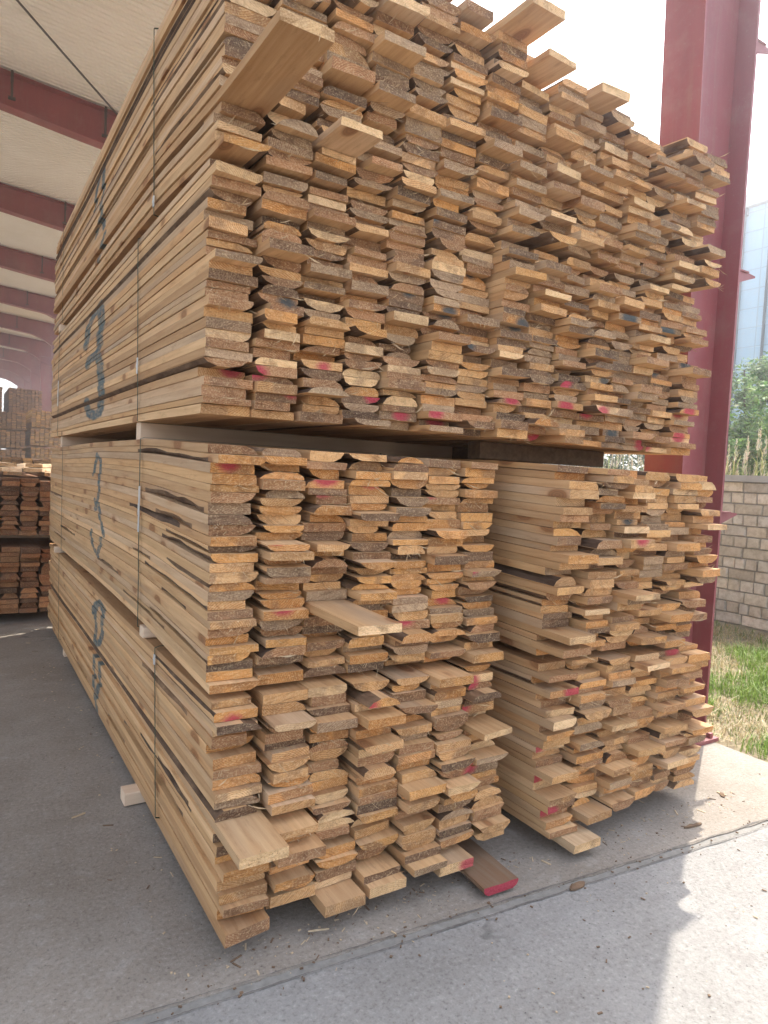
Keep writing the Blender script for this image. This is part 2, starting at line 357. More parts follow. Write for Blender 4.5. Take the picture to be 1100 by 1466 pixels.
def board_mesh(x, z, w, t, y0, y1, tone, wane=('sq', 0, 0), flip=False, yaw=0., roll=0., left=False,
               dz=None, patches=(), rnd=None, spot=None, fibres=0, bend=0., side=None, end_cut=0., pitch=0.):
    """One sawn board as its own little mesh. (x, z): centre x and underside z at the front end; y0 front, y1 far end."""
    mb = MB(); rnd = R.random() if rnd is None else rnd
    col = side or R.choice(FRESH)
    f = R.uniform(.78, 1.16); col = tuple(c * f * k for c, k in zip(col, (1.16, 1.055, .97)))
    endc = R.choice(END_TONES[tone]); f = R.uniform(.9, 1.22); endc = tuple(c * f * k for c, k in zip(endc, (1.12, .975, .84)))
    bark = R.choice(BARKS)
    aL0, aR0 = wane[1], wane[2]
    # stations along the board
    ys = [y0, y0 + .05, y0 + .16, y0 + .4, y0 + .9, y0 + 1.7, y0 + 2.6, y0 + 3.5, y1]
    if left:
        zz = z + t / 2
        hit = any(min(s[0][1], s[1][1]) - .06 < zz < max(s[0][1], s[1][1]) + .06 for s in SEGS)
        ys = [y0, y0 + .04] + [y0 + .1 + .085 * k for k in range(int((y1 - y0 - .15) / .085))] + [y1]
        if hit:
            ys = [y for y in ys if not 3.8 < y < 4.85] + [3.8 + .0135 * k for k in range(79)]
        ys = sorted(set(ys))
    k0 = R.random() * 50
    def wob(y, k, a): return a * (1 + .35 * nz(y * 1.3 + k0, k * 7.1))
    prev = None; n_side = 4 if left else 1
    ca, sa = math.cos(yaw), math.sin(yaw); cr, sr = math.cos(roll), math.sin(roll)
    rings = []; aa = []
    for i, y in enumerate(ys):
        aL = wob(y, 1, aL0); aR = wob(y, 2, aR0)
        for (pc, ph, pa) in patches:
            u = (y - pc) / ph
            if abs(u) < 1:
                aL = max(aL, pa * (1 - u * u) * (1 + .5 * nz(y * 6 + k0, 3.3)) - .004 + .006 * nz(y * 22, k0))
        aL = max(0., min(w * .42, aL)); aR = max(0., min(w * .42, aR))
        hL = t * min(.93, .25 + aL / .028 * .5) if aL > .002 else t * .5
        hR = t * min(.93, .25 + aR / .028 * .5) if aR > .002 else t * .5
        e = .0012
        pts = [(-w / 2 + e, t), (-w * .24, t), (w * .03, t), (w * .27, t), (w / 2 - e, t), (w / 2, hR), (w / 2 - .32 * aR, hR * .42), (w / 2 - aR, 0), (w * .06, 0), (-w / 2 + aL, 0), (-w / 2 + .32 * aL, hL * .42), (-w / 2, hL)]
        for q in range(1, n_side): pts.append((-w / 2, lerp(hL, t, q / n_side)))
        if i < 2:
            A_ = .0020 if i == 0 else .0008
            pts = [(px + A_ * .7 * nz(px * 40 + k0, pz * 60, i), pz + A_ * nz(px * 34 + k0, pz * 80 + 5, i * .3)) for px, pz in pts]
        ring = []
        warp = .0012 * nz(y * .9, k0)
        for (px, pz) in pts:
            if flip: pz = t - pz
            yy = y
            if i == 0: yy += .004 * nz(px * 45 + k0, pz * 70) + end_cut * (px / w)
            X = px * cr - (pz - t / 2) * sr; Z = px * sr + (pz - t / 2) * cr + t / 2
            yl = yy - y0
            gx = x + X * ca - yl * sa + bend * math.sin((y - y0) * .75); gy = y0 + yl * ca + X * sa
            gz = z + Z + warp + pitch * yl
            if dz: gz += dz(gx, gy, gz)
            ring.append(mb.vert((gx, gy, gz), spray_at(gy, gz) if left and 3.75 < gy < 4.9 else 0.))
        rings.append(ring); aa.append((aL, aR))
    m = len(rings[0])
    kw = dict(rnd=rnd)
    for i in range(len(rings) - 1):
        A, B = rings[i], rings[i + 1]
        aL = max(aa[i][0], aa[i + 1][0]); aR = max(aa[i][1], aa[i + 1][1])
        for k in range(m):
            j = (k + 1) % m
            mm, c = 0, col
            if k in (5, 6) and aR > .003 or k in (9, 10) and aL > .003: mm, c = 2, bark
            q = (A[k], A[j], B[j], B[k])
            mb.face(q[::-1] if flip else q, mm, c, **kw)
    ax, az = x + R.uniform(-.10, .10), z + R.choice((-1, 1)) * R.uniform(.01, .16)
    ring = (ax, az, R.choice((.15, .3, .55, .8)))
    pt = (spot[0], spot[1], spot[2]) if spot else (0, 0, -9)
    ek = dict(rnd=rnd, ring=ring, paint=pt, pcol=float(spot[3]) if spot else 0.)
    # front end: a slightly dished, torn face
    c = Vector((0, 0, 0))
    for k in rings[0]: c += Vector(mb.v[k])
    c /= m
    ci = mb.vert(c + Vector((0, R.uniform(-.002, .003), 0)))
    for k in range(m):
        j = (k + 1) % m
        q = (rings[0][j], rings[0][k], ci)
        mb.face(q[::-1] if flip else q, 1, endc, **ek)
    q = rings[-1]; mb.face(q[::-1] if flip else q, 1, endc, **ek)
    # torn fibres hanging off the saw cut
    for _ in range(fibres):
        u = R.uniform(-.5, .5) * w * .9; zt = R.choice((0., 0., t)) + R.uniform(0, .002)
        b = Vector((x + u, y0 - .0, z + zt + (dz(x, y0, z) if dz else 0)))
        L = R.uniform(.012, .045) * (1.6 if R.random() < .15 else 1)
        d = Vector((R.uniform(-.9, .9), -R.uniform(.1, 1), R.uniform(-.9, .5))).normalized() * L
        s = Vector((R.uniform(.0006, .0016), 0, R.uniform(.0004, .001)))
        i0 = mb.vert(b - s); i1 = mb.vert(b + s); mid = mb.vert(b + d * .5 + s * .6 + Vector((0, 0, -.1 * L))); i2 = mb.vert(b + d)
        fc = R.choice(END_TONES['pale'])
        mb.face((i0, i1, mid), 0, fc, **kw); mb.face((i0, mid, i2), 0, fc, **kw)
    mb.ctr = Vector((x, (y0 + y1) / 2, z + t / 2))
    return mb

BOARDS = []          # dicts: mb, pack, col, row, tone, feature, label
def ordw(n):
    one = ['', 'first', 'second', 'third', 'fourth', 'fifth', 'sixth', 'seventh', 'eighth', 'ninth', 'tenth', 'eleventh', 'twelfth', 'thirteenth', 'fourteenth', 'fifteenth', 'sixteenth', 'seventeenth', 'eighteenth', 'nineteenth', 'twentieth']
    if n <= 20: return one[n]
    if n == 30: return 'thirtieth'
    return {2: 'twenty', 3: 'thirty'}[n // 10] + '-' + one[n % 10]

def droop(base, y_a, y_b, amt, arch=0.):
    def fn(x, y, z):
        return -amt * sstep(y_b, y_a, y) + arch * math.exp(-((y - 4.2) / 1.4) ** 2) + .009 * nz(y * .75 + base, z * 2.2, x * .6)
    return fn

# pack: name, x range, number of columns, z range, front-y as f(u) (u = 0 bottom .. 1 top), tone weights, wane chance, deformation
PACKS = [
 dict(name='topmost left bundle', x=(.685, 1.888), n=7, z=(2.565, 3.30), fy=lambda u, c: lerp(2.22, 2.10, u), tones='ttbbgggpdo', prot=(.16, .16), dz=droop(9, 2.0, 3.1, .055), left=True, t=.0305, wane=.50, patch=.25),
 dict(name='second left bundle', x=(.68, 1.888), n=7, z=(1.685, 2.505), fy=lambda u, c: lerp(2.24, 2.23, u), tones='ttbbbggodp', prot=(.10, .09), dz=droop(0, 1.8, 3.2, .012), left=True, t=.0305, wane=.50, patch=.10),
 dict(name='third left bundle', x=(.68, 1.89), n=7, z=(.805, 1.595), fy=lambda u, c: lerp(2.10, 2.16, u), tones='oooottbbdg', prot=(.10, .08), dz=droop(5, 1.7, 3.2, .036, .012), left=True, t=.0300, wane=.60, patch=.50),
 dict(name='bottom left bundle', x=(.69, 1.855), n=7, z=(.105, .755), fy=lambda u, c: lerp(1.93, 2.07, u), tones='ootttbbgpd', prot=(.19, .10), dz=droop(3, 1, 2, 0), left=True, t=.0305, wane=.52, patch=.14),
 dict(name='topmost right bundle', x=(1.895, 3.235), n=8, z=(2.555, 3.22), fy=lambda u, c: 2.15, tones='tttbggggpp', prot=(.20, .15), dz=droop(0, 1.9, 3.0, .05), left=False, t=.0305, wane=.46, patch=0),
 dict(name='second right bundle', x=(1.895, 3.235), n=8, z=(1.685, 2.50), fy=lambda u, c: 2.19, tones='ttbbgggpod', prot=(.15, .10), dz=droop(0, 1.7, 3.2, .012), left=False, t=.0305, wane=.48, patch=0),
 dict(name='third right bundle', x=(2.03, 3.06), n=6, z=(.805, 1.595), fy=lambda u, c: lerp(1.95, 1.89, u), tones='tttoobbgpd', prot=(.20, .12), dz=droop(0, 1.6, 2.8, .03), left=False, t=.0305, wane=.46, patch=0),
 dict(name='bottom right bundle', x=(2.03, 3.07), n=6, z=(.075, .755), fy=lambda u, c: lerp(1.93, 1.94, u), tones='oottbbgpt', prot=(.19, .12), dz=None, left=False, t=.0305, wane=.46, patch=0),
]
TN = dict(o='orange', t='tan', p='pale', b='brown', g='grey', d='dark')
TWORD = dict(orange='orange-tan', tan='light tan', pale='pale', brown='brown', grey='weathered grey', dark='dark')
# boards that stick far out of the face in the photo: (pack, x, z, extra)
POKES = [('topmost left bundle', .77, 2.73, .47, 'long protruding pale board showing its knotty underside'),
         ('topmost left bundle', 1.115, 2.68, .18, 'protruding pale board with a bright underside'),
         ('topmost left bundle', 1.80, 3.27, .20, 'board jutting out along the very top of the stack'),
         ('topmost right bundle', 1.98, 3.20, .15, 'board jutting out of the top row beside the sky'),
         ('topmost right bundle', 2.32, 3.19, .13, 'pale board jutting from the top row nearest the steel column'),
         ('third left bundle', 1.11, 1.065, .36, 'long board poking out of the middle of the left face'),
         ('bottom left bundle', .77, .385, .20, 'wide clean board poking out low at the left corner'),
         ('bottom left bundle', 1.77, .52, .10, 'short pale board end poking out beside the right bundles'),
         ('third right bundle', 2.46, 1.06, .13, 'flat board poking out of the middle of the right bundles'),
         ('third right bundle', 2.11, .90, .11, 'pale board poking out of the lower right bundles'),
         ('third left bundle', 1.29, 1.10, .07, 'bright orange board end beside the long poking board'),
         ('second left bundle', 1.46, 2.12, .05, 'split board curling out of its column')]
SPOTS = [(x * 1.075, 1.5 + (z - 1.5) * 1.075, r, k) if x > 1.83 and z > 1.6 else (x, z, r, k) for x, z, r, k in SPOTS]

for P in PACKS:
    n = P['n']; pitch = (P['x'][1] - P['x'][0]) / n
    z0, z1 = P['z']
    P['tops'] = []
    for c in range(n):
        rows = max(3, int(round((z1 - z0) / P['t'] + R.uniform(-.6, .6))))
        if P['name'].startswith('topmost'):
            extra = [1, 0, 1, 0, 1, 0, 0][c] if 'left' in P['name'] else [1, 0, 0, 0, -1, -1, 0, -1][c]
        else: extra = 0
        ts = [R.uniform(.78, 1.24) for _ in range(rows)]
        s = (z1 - z0) / sum(ts); ts = [q * s for q in ts]
        for _ in range(max(0, extra)): ts.append(s * R.uniform(.9, 1.1))
        if extra < 0: ts = ts[:extra]
        z = z0; total = len(ts)
        cj = R.uniform(-.004, .004)
        drift = R.uniform(-.02, .02); ph = R.random() * 9
        for r, th in enumerate(ts):
            u = (z - z0) / (z1 - z0)
            xc = P['x'][0] + pitch * (c + .5) + cj
            w = pitch * R.uniform(.86, .995) if R.random() < .85 else pitch * R.uniform(.70, .88)
            xj = R.uniform(-.5, .5) * (pitch - w)
            if c == 0:
                xj = -(pitch - w) / 2 + R.uniform(-.004, .005) - cj + (.012 * R.random() if R.random() < .09 else 0)
            fy = P['fy'](u, c) + drift + .022 * nz(z * 5 + ph, c * 3.1)
            q = R.random(); pr, rc = P['prot']
            feat = None
            if q < pr: fy -= R.uniform(.02, .085); feat = 'protruding'
            elif q < pr + rc: fy += R.uniform(.02, .07); feat = 'set-back'
            else: fy += R.gauss(0, .010 if 'left' in P['name'] else (.045 if c == 0 and P['z'][0] < 1 else .022))
            tone = TN[R.choice(P['tones'])]
            wr_ = R.random(); wane = ('sq', 0, 0); flip = R.random() < .3
            if wr_ < P['wane']:
                k = R.random()
                a, b = R.uniform(.012, .056), R.uniform(.012, .056)
                if k < .58: wane = ('bowl', a, b)
                elif k < .8: wane = ('rw', 0, b)
                else: wane = ('lw', a, 0)
                if c == 0 and R.random() < .75: wane = ('rw', 0, wane[2])
            patches = []
            if c == 0 and P['left']:
                if R.random() < P['patch']:
                    for _ in range(R.choice((1, 1, 2))):
                        pc = R.uniform(2.2, 3.1) if R.random() < .7 else R.uniform(3.2, 6.3)
                        patches.append((pc, R.uniform(.14, .50), R.uniform(.016, .040)))
            poke = None; yawx = 0.
            for pk in POKES:
                if pk[0] == P['name'] and abs(pk[1] - xc) < pitch * .55 and z - .002 <= pk[2] < z + th and not pk[4] in P.setdefault('used', set()):
                    P['used'].add(pk[4]); poke = pk
                    fy = P['fy'](u, c) - pk[3]; wane = ('sq', 0, 0); tone = 'pale' if 'orange' not in pk[4] else 'orange'; w = pitch * .93
                    xj = 0; yawx = R.uniform(-.012, .012)
            spot = None
            zc = z + th / 2
            for (sx, sz, sr, sk) in SPOTS:
                if abs(sz - zc) < max(th * .55, sr * .42) and abs(sx - xc - xj) < w / 2 + sr * .3:
                    spot = (sx, sz, sr, sk)
            L = 4.36 + R.uniform(-.05, .05) - (P['fy'](u, c) - 2.2) * .9
            y1 = max(P['fy'](u, c), 2.0) + L + (fy - P['fy'](u, c)) * .4
            mb = board_mesh(xc + xj, z + .0006, w, th - R.uniform(.0008, .0026), fy, y1, tone, wane, flip,
                            yaw=R.uniform(-.0016, .0016) * (0 if c == 0 else 1) + yawx, roll=R.gauss(0, .006), left=(c == 0 and P['left']), dz=P['dz'], patches=patches,
                            spot=spot, fibres=R.choice((0, 0, 0, 0, 3, 7)) if not poke else 2, bend=R.uniform(-.003, .003), end_cut=R.gauss(0, .006))
            BOARDS.append(dict(mb=mb, pack=P['name'], col=c + 1, row=total - r, tone=tone, wane=wane[0], flip=flip, feat=feat, spot=spot, poke=poke, patch=bool(patches) and c == 0))
            z += th
        P['tops'].append(z)

# boards lying under / beside the bottom bundles
def extra_board(label, **kw):
    mb = board_mesh(**kw)
    BOARDS.append(dict(mb=mb, label=label, pack='', col=0, row=0))
extra_board('lowest board of all, poking out onto the concrete at the left corner', x=.772, z=.058, w=.150, t=.040, y0=1.895, y1=6.3, tone='brown', wane=('sq', 0, 0), left=True, fibres=2, end_cut=.02)
extra_board('flat pale board with square end under the left bundles near the floor', x=1.095, z=.066, w=.150, t=.036, y0=1.86, y1=6.2, tone='tan', fibres=1)
extra_board('pale board with torn end low under the left bundles, second from the corner', x=1.27, z=.068, w=.148, t=.035, y0=1.875, y1=6.2, tone='pale', fibres=1)
extra_board('narrow brown board lying low between the left corner and the pale boards', x=.935, z=.068, w=.135, t=.033, y0=1.985, y1=6.2, tone='brown', wane=('rw', 0, .03))
extra_board('dark wet board with red painted end sloping down to the floor', x=1.690, z=.012, w=.160, t=.030, y0=1.765, y1=5.2, tone='dark', wane=('bowl', .022, .03), side=(.13, .085, .06), spot=(1.69, .03, .14, 0), yaw=-.035, pitch=.020)
extra_board('tan board with a red dabbed end above the dark sloping board', x=1.560, z=.070, w=.155, t=.034, y0=1.865, y1=6.2, tone='pale', spot=(1.615, .085, .045, 0), fibres=2)
extra_board('bright board poking out from under the right bundles onto the concrete', x=2.165, z=.036, w=.150, t=.034, y0=1.785, y1=6.0, tone='pale', side=(.60, .46, .29), yaw=-.02)

# --------------------------- camera (needed for picking the 300 largest boards)
CAMR = Matrix(((0.8472049119395442, -0.012582131102213534, -0.5311172442713906), (-0.5290138536524305, 0.07198057352975692, -0.845554930018229), (0.04886900683781105, 0.9973266701594088, 0.054326173797093515)))
cam_d = bpy.data.cameras.new('camera'); cam = bpy.data.objects.new('camera', cam_d); COL.objects.link(cam)
cam.matrix_world = Matrix.Translation((0, 0, 1.5)) @ CAMR.to_4x4()
cam_d.sensor_fit = 'HORIZONTAL'; cam_d.sensor_width = 36.; cam_d.lens = 36. * 975 / 1100
cam_d.clip_start = .05; cam_d.clip_end = 2000.
SC.camera = cam

def pick_largest(n):
    allv = []; allf = []; owner = []
    for bi, b in enumerate(BOARDS):
        o = len(allv); allv += b['mb'].v
        for f in b['mb'].f: allf.append(tuple(i + o for i in f)); owner.append(bi)
    bvh = BVHTree.FromPolygons(allv, allf)
    cnt = [0] * len(BOARDS); org = Vector((0, 0, 1.5)); st = 4
    for py in range(2, 1466, st):
        for px in range(60, 1100, st):
            d = CAMR @ Vector((px - 550, -(py - 733), -975))
            _l, _n, fi, _d = bvh.ray_cast(org, d.normalized(), 30.)
            if fi is not None: cnt[owner[fi]] += 1
    order = sorted(range(len(BOARDS)), key=lambda i: -cnt[i])
    return order[:n], cnt

top, cnt = pick_largest(286)
topset = set(top)
rest = MB()
seen_labels = {}
for bi, b in enumerate(BOARDS):
    if bi not in topset and not b.get('label'):
        rest.add(b['mb']); continue
    if b.get('label'): lab = b['label']
    else:
        place = f"{ordw(b['row'])} row down, {ordw(b['col'])} column, {b['pack']}"
        if b['poke']: lab = b['poke'][4]
        else:
            look = TWORD[b['tone']]
            what = 'board'
            if b['spot'] and b['spot'][2] > 0: what = ('red' if b['spot'][3] == 0 else 'blue') + '-dabbed board'
            elif b['patch']: what = 'board with bark-edged side'
            elif b['wane'] == 'bowl': what = 'board with rounded bark edges' if not b['feat'] else b['feat'] + ' barky board'
            elif b['feat']: what = b['feat'] + ' board'
            lab = f"{look} {what}, {place}"
    if len(lab.split()) > 16:
        lab = lab.replace('board with rounded bark edges', 'barky board').replace('board with bark-edged side', 'barky board')
    o = b['mb'].build('sawn_board', WOOD, origin=b['mb'].ctr, attrs=True)
    tag(o, lab, 'board', 'boards stacked in the big timber stack')
o = rest.build('sawn_boards', WOOD, attrs=True)
tag(o, 'all the smaller showing and inner boards of the tall timber stack', 'boards', None, 'stuff')

# ------------------------------------------------------------------ bearers (square timbers between bundles)
def bearer(x0, x1, y, z0, z1, label, w=.09, mat=None):
    mb = MB(); b = .004
    pts = [(y - w / 2 + b, z0), (y + w / 2 - b, z0), (y + w / 2, z0 + b), (y + w / 2, z1 - b), (y + w / 2 - b, z1), (y - w / 2 + b, z1), (y - w / 2, z1 - b), (y - w / 2, z0 + b)]
    mb.prism(pts, x0, x1, axis='X')
    # two nail holes and a knot show on its face: small sunk discs
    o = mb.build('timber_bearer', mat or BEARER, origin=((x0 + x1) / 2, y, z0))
    tag(o, label, 'bearer', 'bearers between the timber bundles')
    return o
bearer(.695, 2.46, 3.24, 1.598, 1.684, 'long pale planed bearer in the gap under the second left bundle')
bearer(2.10, 2.97, 2.56, 1.600, 1.683, 'dark brown bearer in the gap under the second right bundle', mat=CHB)  # darker brown than the other bearers
bearer(2.48, 3.2, 3.25, 1.600, 1.683, 'added dark bearer blocking daylight deep in the gap between the right bundles', mat=CHB)  # timber added to shut off daylight showing through the gap
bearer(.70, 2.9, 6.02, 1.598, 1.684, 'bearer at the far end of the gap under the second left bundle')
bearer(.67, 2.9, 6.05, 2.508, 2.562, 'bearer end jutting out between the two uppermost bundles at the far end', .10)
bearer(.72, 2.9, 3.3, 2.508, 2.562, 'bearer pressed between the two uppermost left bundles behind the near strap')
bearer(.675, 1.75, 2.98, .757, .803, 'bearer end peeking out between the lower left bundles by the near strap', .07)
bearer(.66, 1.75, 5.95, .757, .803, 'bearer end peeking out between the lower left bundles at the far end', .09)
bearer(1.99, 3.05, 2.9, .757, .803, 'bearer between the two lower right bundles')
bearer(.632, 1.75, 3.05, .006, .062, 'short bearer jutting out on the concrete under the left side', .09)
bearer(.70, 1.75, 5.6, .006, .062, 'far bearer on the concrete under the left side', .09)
bearer(2.0, 3.05, 2.75, .006, .034, 'bearer on the concrete under the right bundles', .09)

# ------------------------------------------------------------------ straps
def strap(y, x0, x1, z0, z1, label, lean=0., seal=None, wv=.011, slack=0.):
    """a thin band round a bundle; sides follow the boards a little"""
    mb = MB(); path = []
    N = 14
    for k in range(N + 1):
        u = k / N; z = lerp(z0, z1, u)
        path.append((x0 - .0065 - .003 * abs(nz(z * 9, y)) - slack * math.sin(math.pi * u) , y + lean * (u - .5) + .006 * nz(z * 3.1, y), z))
    path += [(x0 + .01, y + lean * .5, z1 + .0065), (x1 - .01, y, z1 + .0065), (x1 + .006, y, z1 - .01), (x1 + .006, y, z0 + .01), (x1 - .01, y, z0 - .004), (x0 + .01, y - lean * .5, z0 - .004)]
    n = len(path); h = wv / 2
    ctr = Vector(((x0 + x1) / 2, 0, (z0 + z1) / 2))
    idx = []
    for (x, yy, z) in path:
        out = Vector((x, 0, z)) - ctr; out.y = 0
        if abs(x - x0) < .03 and z0 < z < z1: out = Vector((-1, 0, 0))
        out = out.normalized() * .0012
        idx.append([mb.vert((x, yy - h, z)), mb.vert((x, yy + h, z)), mb.vert((x + out.x, yy + h, z + out.z)), mb.vert((x + out.x, yy - h, z + out.z))])
    for i in range(n):
        a, b = idx[i], idx[(i + 1) % n]
        for k in range(4):
            mb.face((a[k], b[k], b[(k + 1) % 4], a[(k + 1) % 4]))
    o = mb.build('packing_strap', STRAP, origin=(x0, y, z0))
    tag(o, label, 'strap', 'straps round the timber bundles')
    if seal:
        s = MB(); zs, hs = seal
        u = (zs - z0) / (z1 - z0)
        X = x0 - .0075 - slack * math.sin(math.pi * u); Y = y + lean * (u - .5) + .006 * nz(zs * 3.1, y)
        s.box((X - .004, Y - .008, zs - hs), (X, Y + .008, zs + hs))
        s.box((X - .0055, Y - .009, zs - hs * .25), (X - .001, Y + .009, zs + hs * .25))
        s.build('seal', CLIP, parent=o, origin=(X, Y, zs))
    return o
strap(3.03, .683, 1.89, 2.53, 3.325, 'near strap round the topmost left bundle', .10, (2.585, .022))
strap(5.95, .683, 1.89, 2.565, 3.325, 'far strap round the topmost left bundle', .05)
strap(3.20, .678, 1.89, 1.685, 2.50, 'near strap round the second left bundle with a bright seal', .09, (1.93, .035))
strap(6.03, .678, 1.89, 1.685, 2.505, 'far strap round the second left bundle', .03, (2.02, .10), .014)
strap(3.06, .678, 1.89, .79, 1.605, 'near strap round the third left bundle, shining at its bend', .05, (1.30, .10), .012)
strap(5.66, .678, 1.89, .805, 1.60, 'far strap round the third left bundle', .05)
strap(2.72, .688, 1.86, .10, .760, 'near strap round the bottom left bundle, bent at the top', .09, (.715, .02))
strap(5.80, .688, 1.86, .10, .760, 'far strap round the bottom left bundle', .08)

# ------------------------------------------------------------------ ground
def sheet(name, x0, x1, y0, y1, z, mat, nx=1, ny=1, label=None, thick=.12, edge=None, kind='structure'):
    mb = MB(); g = []
    for j in range(ny + 1):
        row = []
        for i in range(nx + 1):
            x = lerp(x0, x1, i / nx); y = lerp(y0, y1, j / ny)
            if edge: y = edge(x, y, j, ny)
            row.append(mb.vert((x, y, z)))
        g.append(row)
    for j in range(ny):
        for i in range(nx):
            mb.face((g[j][i], g[j][i + 1], g[j + 1][i + 1], g[j + 1][i]))
    # skirts
    for row, s in ((g[0], 1), (g[-1], -1)):
        low = [mb.vert((mb.v[k][0], mb.v[k][1], z - thick)) for k in row]
        for i in range(nx):
            q = (low[i], low[i + 1], row[i + 1], row[i]); mb.face(q if s == 1 else q[::-1])
    for i in (0, nx):
        lo = [mb.vert((mb.v[g[j][i]][0], mb.v[g[j][i]][1], z - thick)) for j in range(ny + 1)]
        for j in range(ny):
            q = (g[j][i], g[j + 1][i], lo[j + 1], lo[j]); mb.face(q if i == 0 else q[::-1])
    o = mb.build(name, mat, origin=(0, 0, 0))
    tag(o, None, None, None, kind)
    return o
JY = lambda x: 1.835 - .073 * x            # the joint between floor and apron, slightly askew
def rag(x, k, a): return a * (nz(x * 7.3, k) + .6 * nz(x * 23, k + 4) + .35 * nz(x * 71, k + 9))
NXF = 900
sheet('shed_floor', -24, 3.86, 0, 60, 0., FLOOR, NXF, 1, edge=lambda x, y, j, ny: y if j else JY(x) + .013 + rag(x, 1., .010))
sheet('joint_strip', -24, 3.86, 0, 1, -.005, JOINT, NXF, 1, edge=lambda x, y, j, ny: JY(x) + (.018 if j else -.026))
sheet('concrete_apron', -24, 3.87, -40, 0, -.002, APRON, NXF, 1, edge=lambda x, y, j, ny: y if j == 0 else JY(x) - .017 - rag(x, 5., .007))
# groove lines of the edging strip: two narrow dust-filled cracks lying proud of the strip by a hair
g = MB()
xs = [-2 + .012 * k for k in range(488)]
for off, wd, k in ((-.026, .006, 2.), (.018, .005, 3.)):
    a = []; b = []
    for x in xs:
        ww = wd * (.25 + 1.5 * abs(nz(x * 3.1, k)) + .7 * abs(nz(x * 31, k))) * lerp(.6, 1.25, sstep(.2, 2.2, x))
        c_ = JY(x) + off + rag(x, k, .005)
        a.append(g.vert((x, c_ - ww / 2, .0035))); b.append(g.vert((x, c_ + ww / 2, .0035)))
    for i in range(len(xs) - 1): g.face((a[i], a[i + 1], b[i + 1], b[i]))
tag(g.build('joint_groove', GROOVE), None, None, None, 'structure')
# natural ground sheet to the horizon, slightly uneven near the camera
mb = MB()
def gz(x, y):
    h = -.035 + .05 * nz(x * .8, y * .8) + .03 * nz(x * 2.7, y * 2.7) if 3.5 < x < 14 and -6 < y < 16 else -.06
    if x > 3.9: h += .012 * min(6, x - 3.9)
    return min(h, -.012 + .03 * max(0, x - 3.95)) if x < 14 else .03
xs = [-160, -60, -25, 3.4] + [3.6 + .16 * k for k in range(56)] + [13, 15, 40, 80, 160]
ys = [-160, -60, -8] + [-6 + .2 * k for k in range(100)] + [15, 20, 60, 100, 160]
gi = [[mb.vert((x, y, gz(x, y) if x > 3.8 and x < 14 else (-.13 if x < 3.8 else .03))) for x in xs] for y in ys]
for j in range(len(ys) - 1):
    for i in range(len(xs) - 1): mb.face((gi[j][i], gi[j][i + 1], gi[j + 1][i + 1], gi[j + 1][i]))
tag(mb.build('ground', SOIL, smooth=True), None, None, None, 'structure')

# ------------------------------------------------------------------ grass and straw beyond the concrete edge
gr = MB()
def blade(mb, x, y, z, h, lean, wd, col, az):
    d = Vector((math.cos(az), math.sin(az), 0)); s = Vector((-d.y, d.x, 0)) * wd
    b = Vector((x, y, z)); m1 = b + Vector((0, 0, h * .55)) + d * lean * h * .3; t = b + Vector((0, 0, h * (1 - .3 * lean))) + d * lean * h
    i = [mb.vert(b - s), mb.vert(b + s), mb.vert(m1 + s * .7), mb.vert(m1 - s * .7), mb.vert(t)]
    mb.face((i[0], i[1], i[2], i[3]), 0, col); mb.face((i[3], i[2], i[4]), 0, col)
for _ in range(70000):
    x = 3.88 + 3.4 * R.random() ** 1.25; y = R.uniform(.6, 6.0) if R.random() < .8 else R.uniform(-3, 12)
    k = nz(x * 1.1 + 3, y * 1.1) + .5 * nz(x * 3.3, y * 3.3)
    strip = sstep(3.86, 4.25, x)
    if R.random() > strip * (.45 + .9 * max(0, k + .35)): continue
    f = R.uniform(.7, 1.25)
    if k > .02:
        c = R.choice([(.14, .24, .03), (.18, .29, .04), (.22, .31, .06), (.11, .19, .03)]); h = R.uniform(.05, .15)
    elif R.random() < .65:
        c = R.choice([(.42, .34, .18), (.36, .28, .14), (.48, .40, .24)]); h = R.uniform(.03, .08)
    else:
        c = R.choice([(.12, .18, .04), (.2, .24, .07)]); h = R.uniform(.03, .09)
    blade(gr, x, y, gz(x, y) - .004, h, R.uniform(.2, 1.3), R.uniform(.002, .0045), tuple(q * f for q in c), R.random() * 6.28)
tag(gr.build('grass', LEAF, attrs=True), 'green and straw-dry grass between the concrete edge and the block wall', 'grass', None, 'stuff')
st = MB()
for _ in range(9000):
    x = 3.87 + 3.2 * R.random() ** 1.2; y = R.uniform(-1, 6)
    if nz(x * 1.1 + 3, y * 1.1) > .1 and R.random() < .6: continue
    a = R.random() * 6.28; L = R.uniform(.03, .14); z = gz(x, y) + R.uniform(.0, .02)
    d = Vector((math.cos(a), math.sin(a), R.uniform(-.1, .35))) * L; s = Vector((-math.sin(a), math.cos(a), 0)) * R.uniform(.0012, .0026)
    p = Vector((x, y, z)); i = [st.vert(p - s), st.vert(p + s), st.vert(p + d + s), st.vert(p + d - s)]
    f = R.uniform(.7, 1.2); st.face(i, 0, tuple(q * f for q in R.choice([(.45, .37, .20), (.38, .30, .16), (.52, .45, .28), (.30, .22, .12)])))
tag(st.build('straw', STRAW, attrs=True), 'loose dry straw lying on the soil beside the concrete edge', 'straw', None, 'stuff')

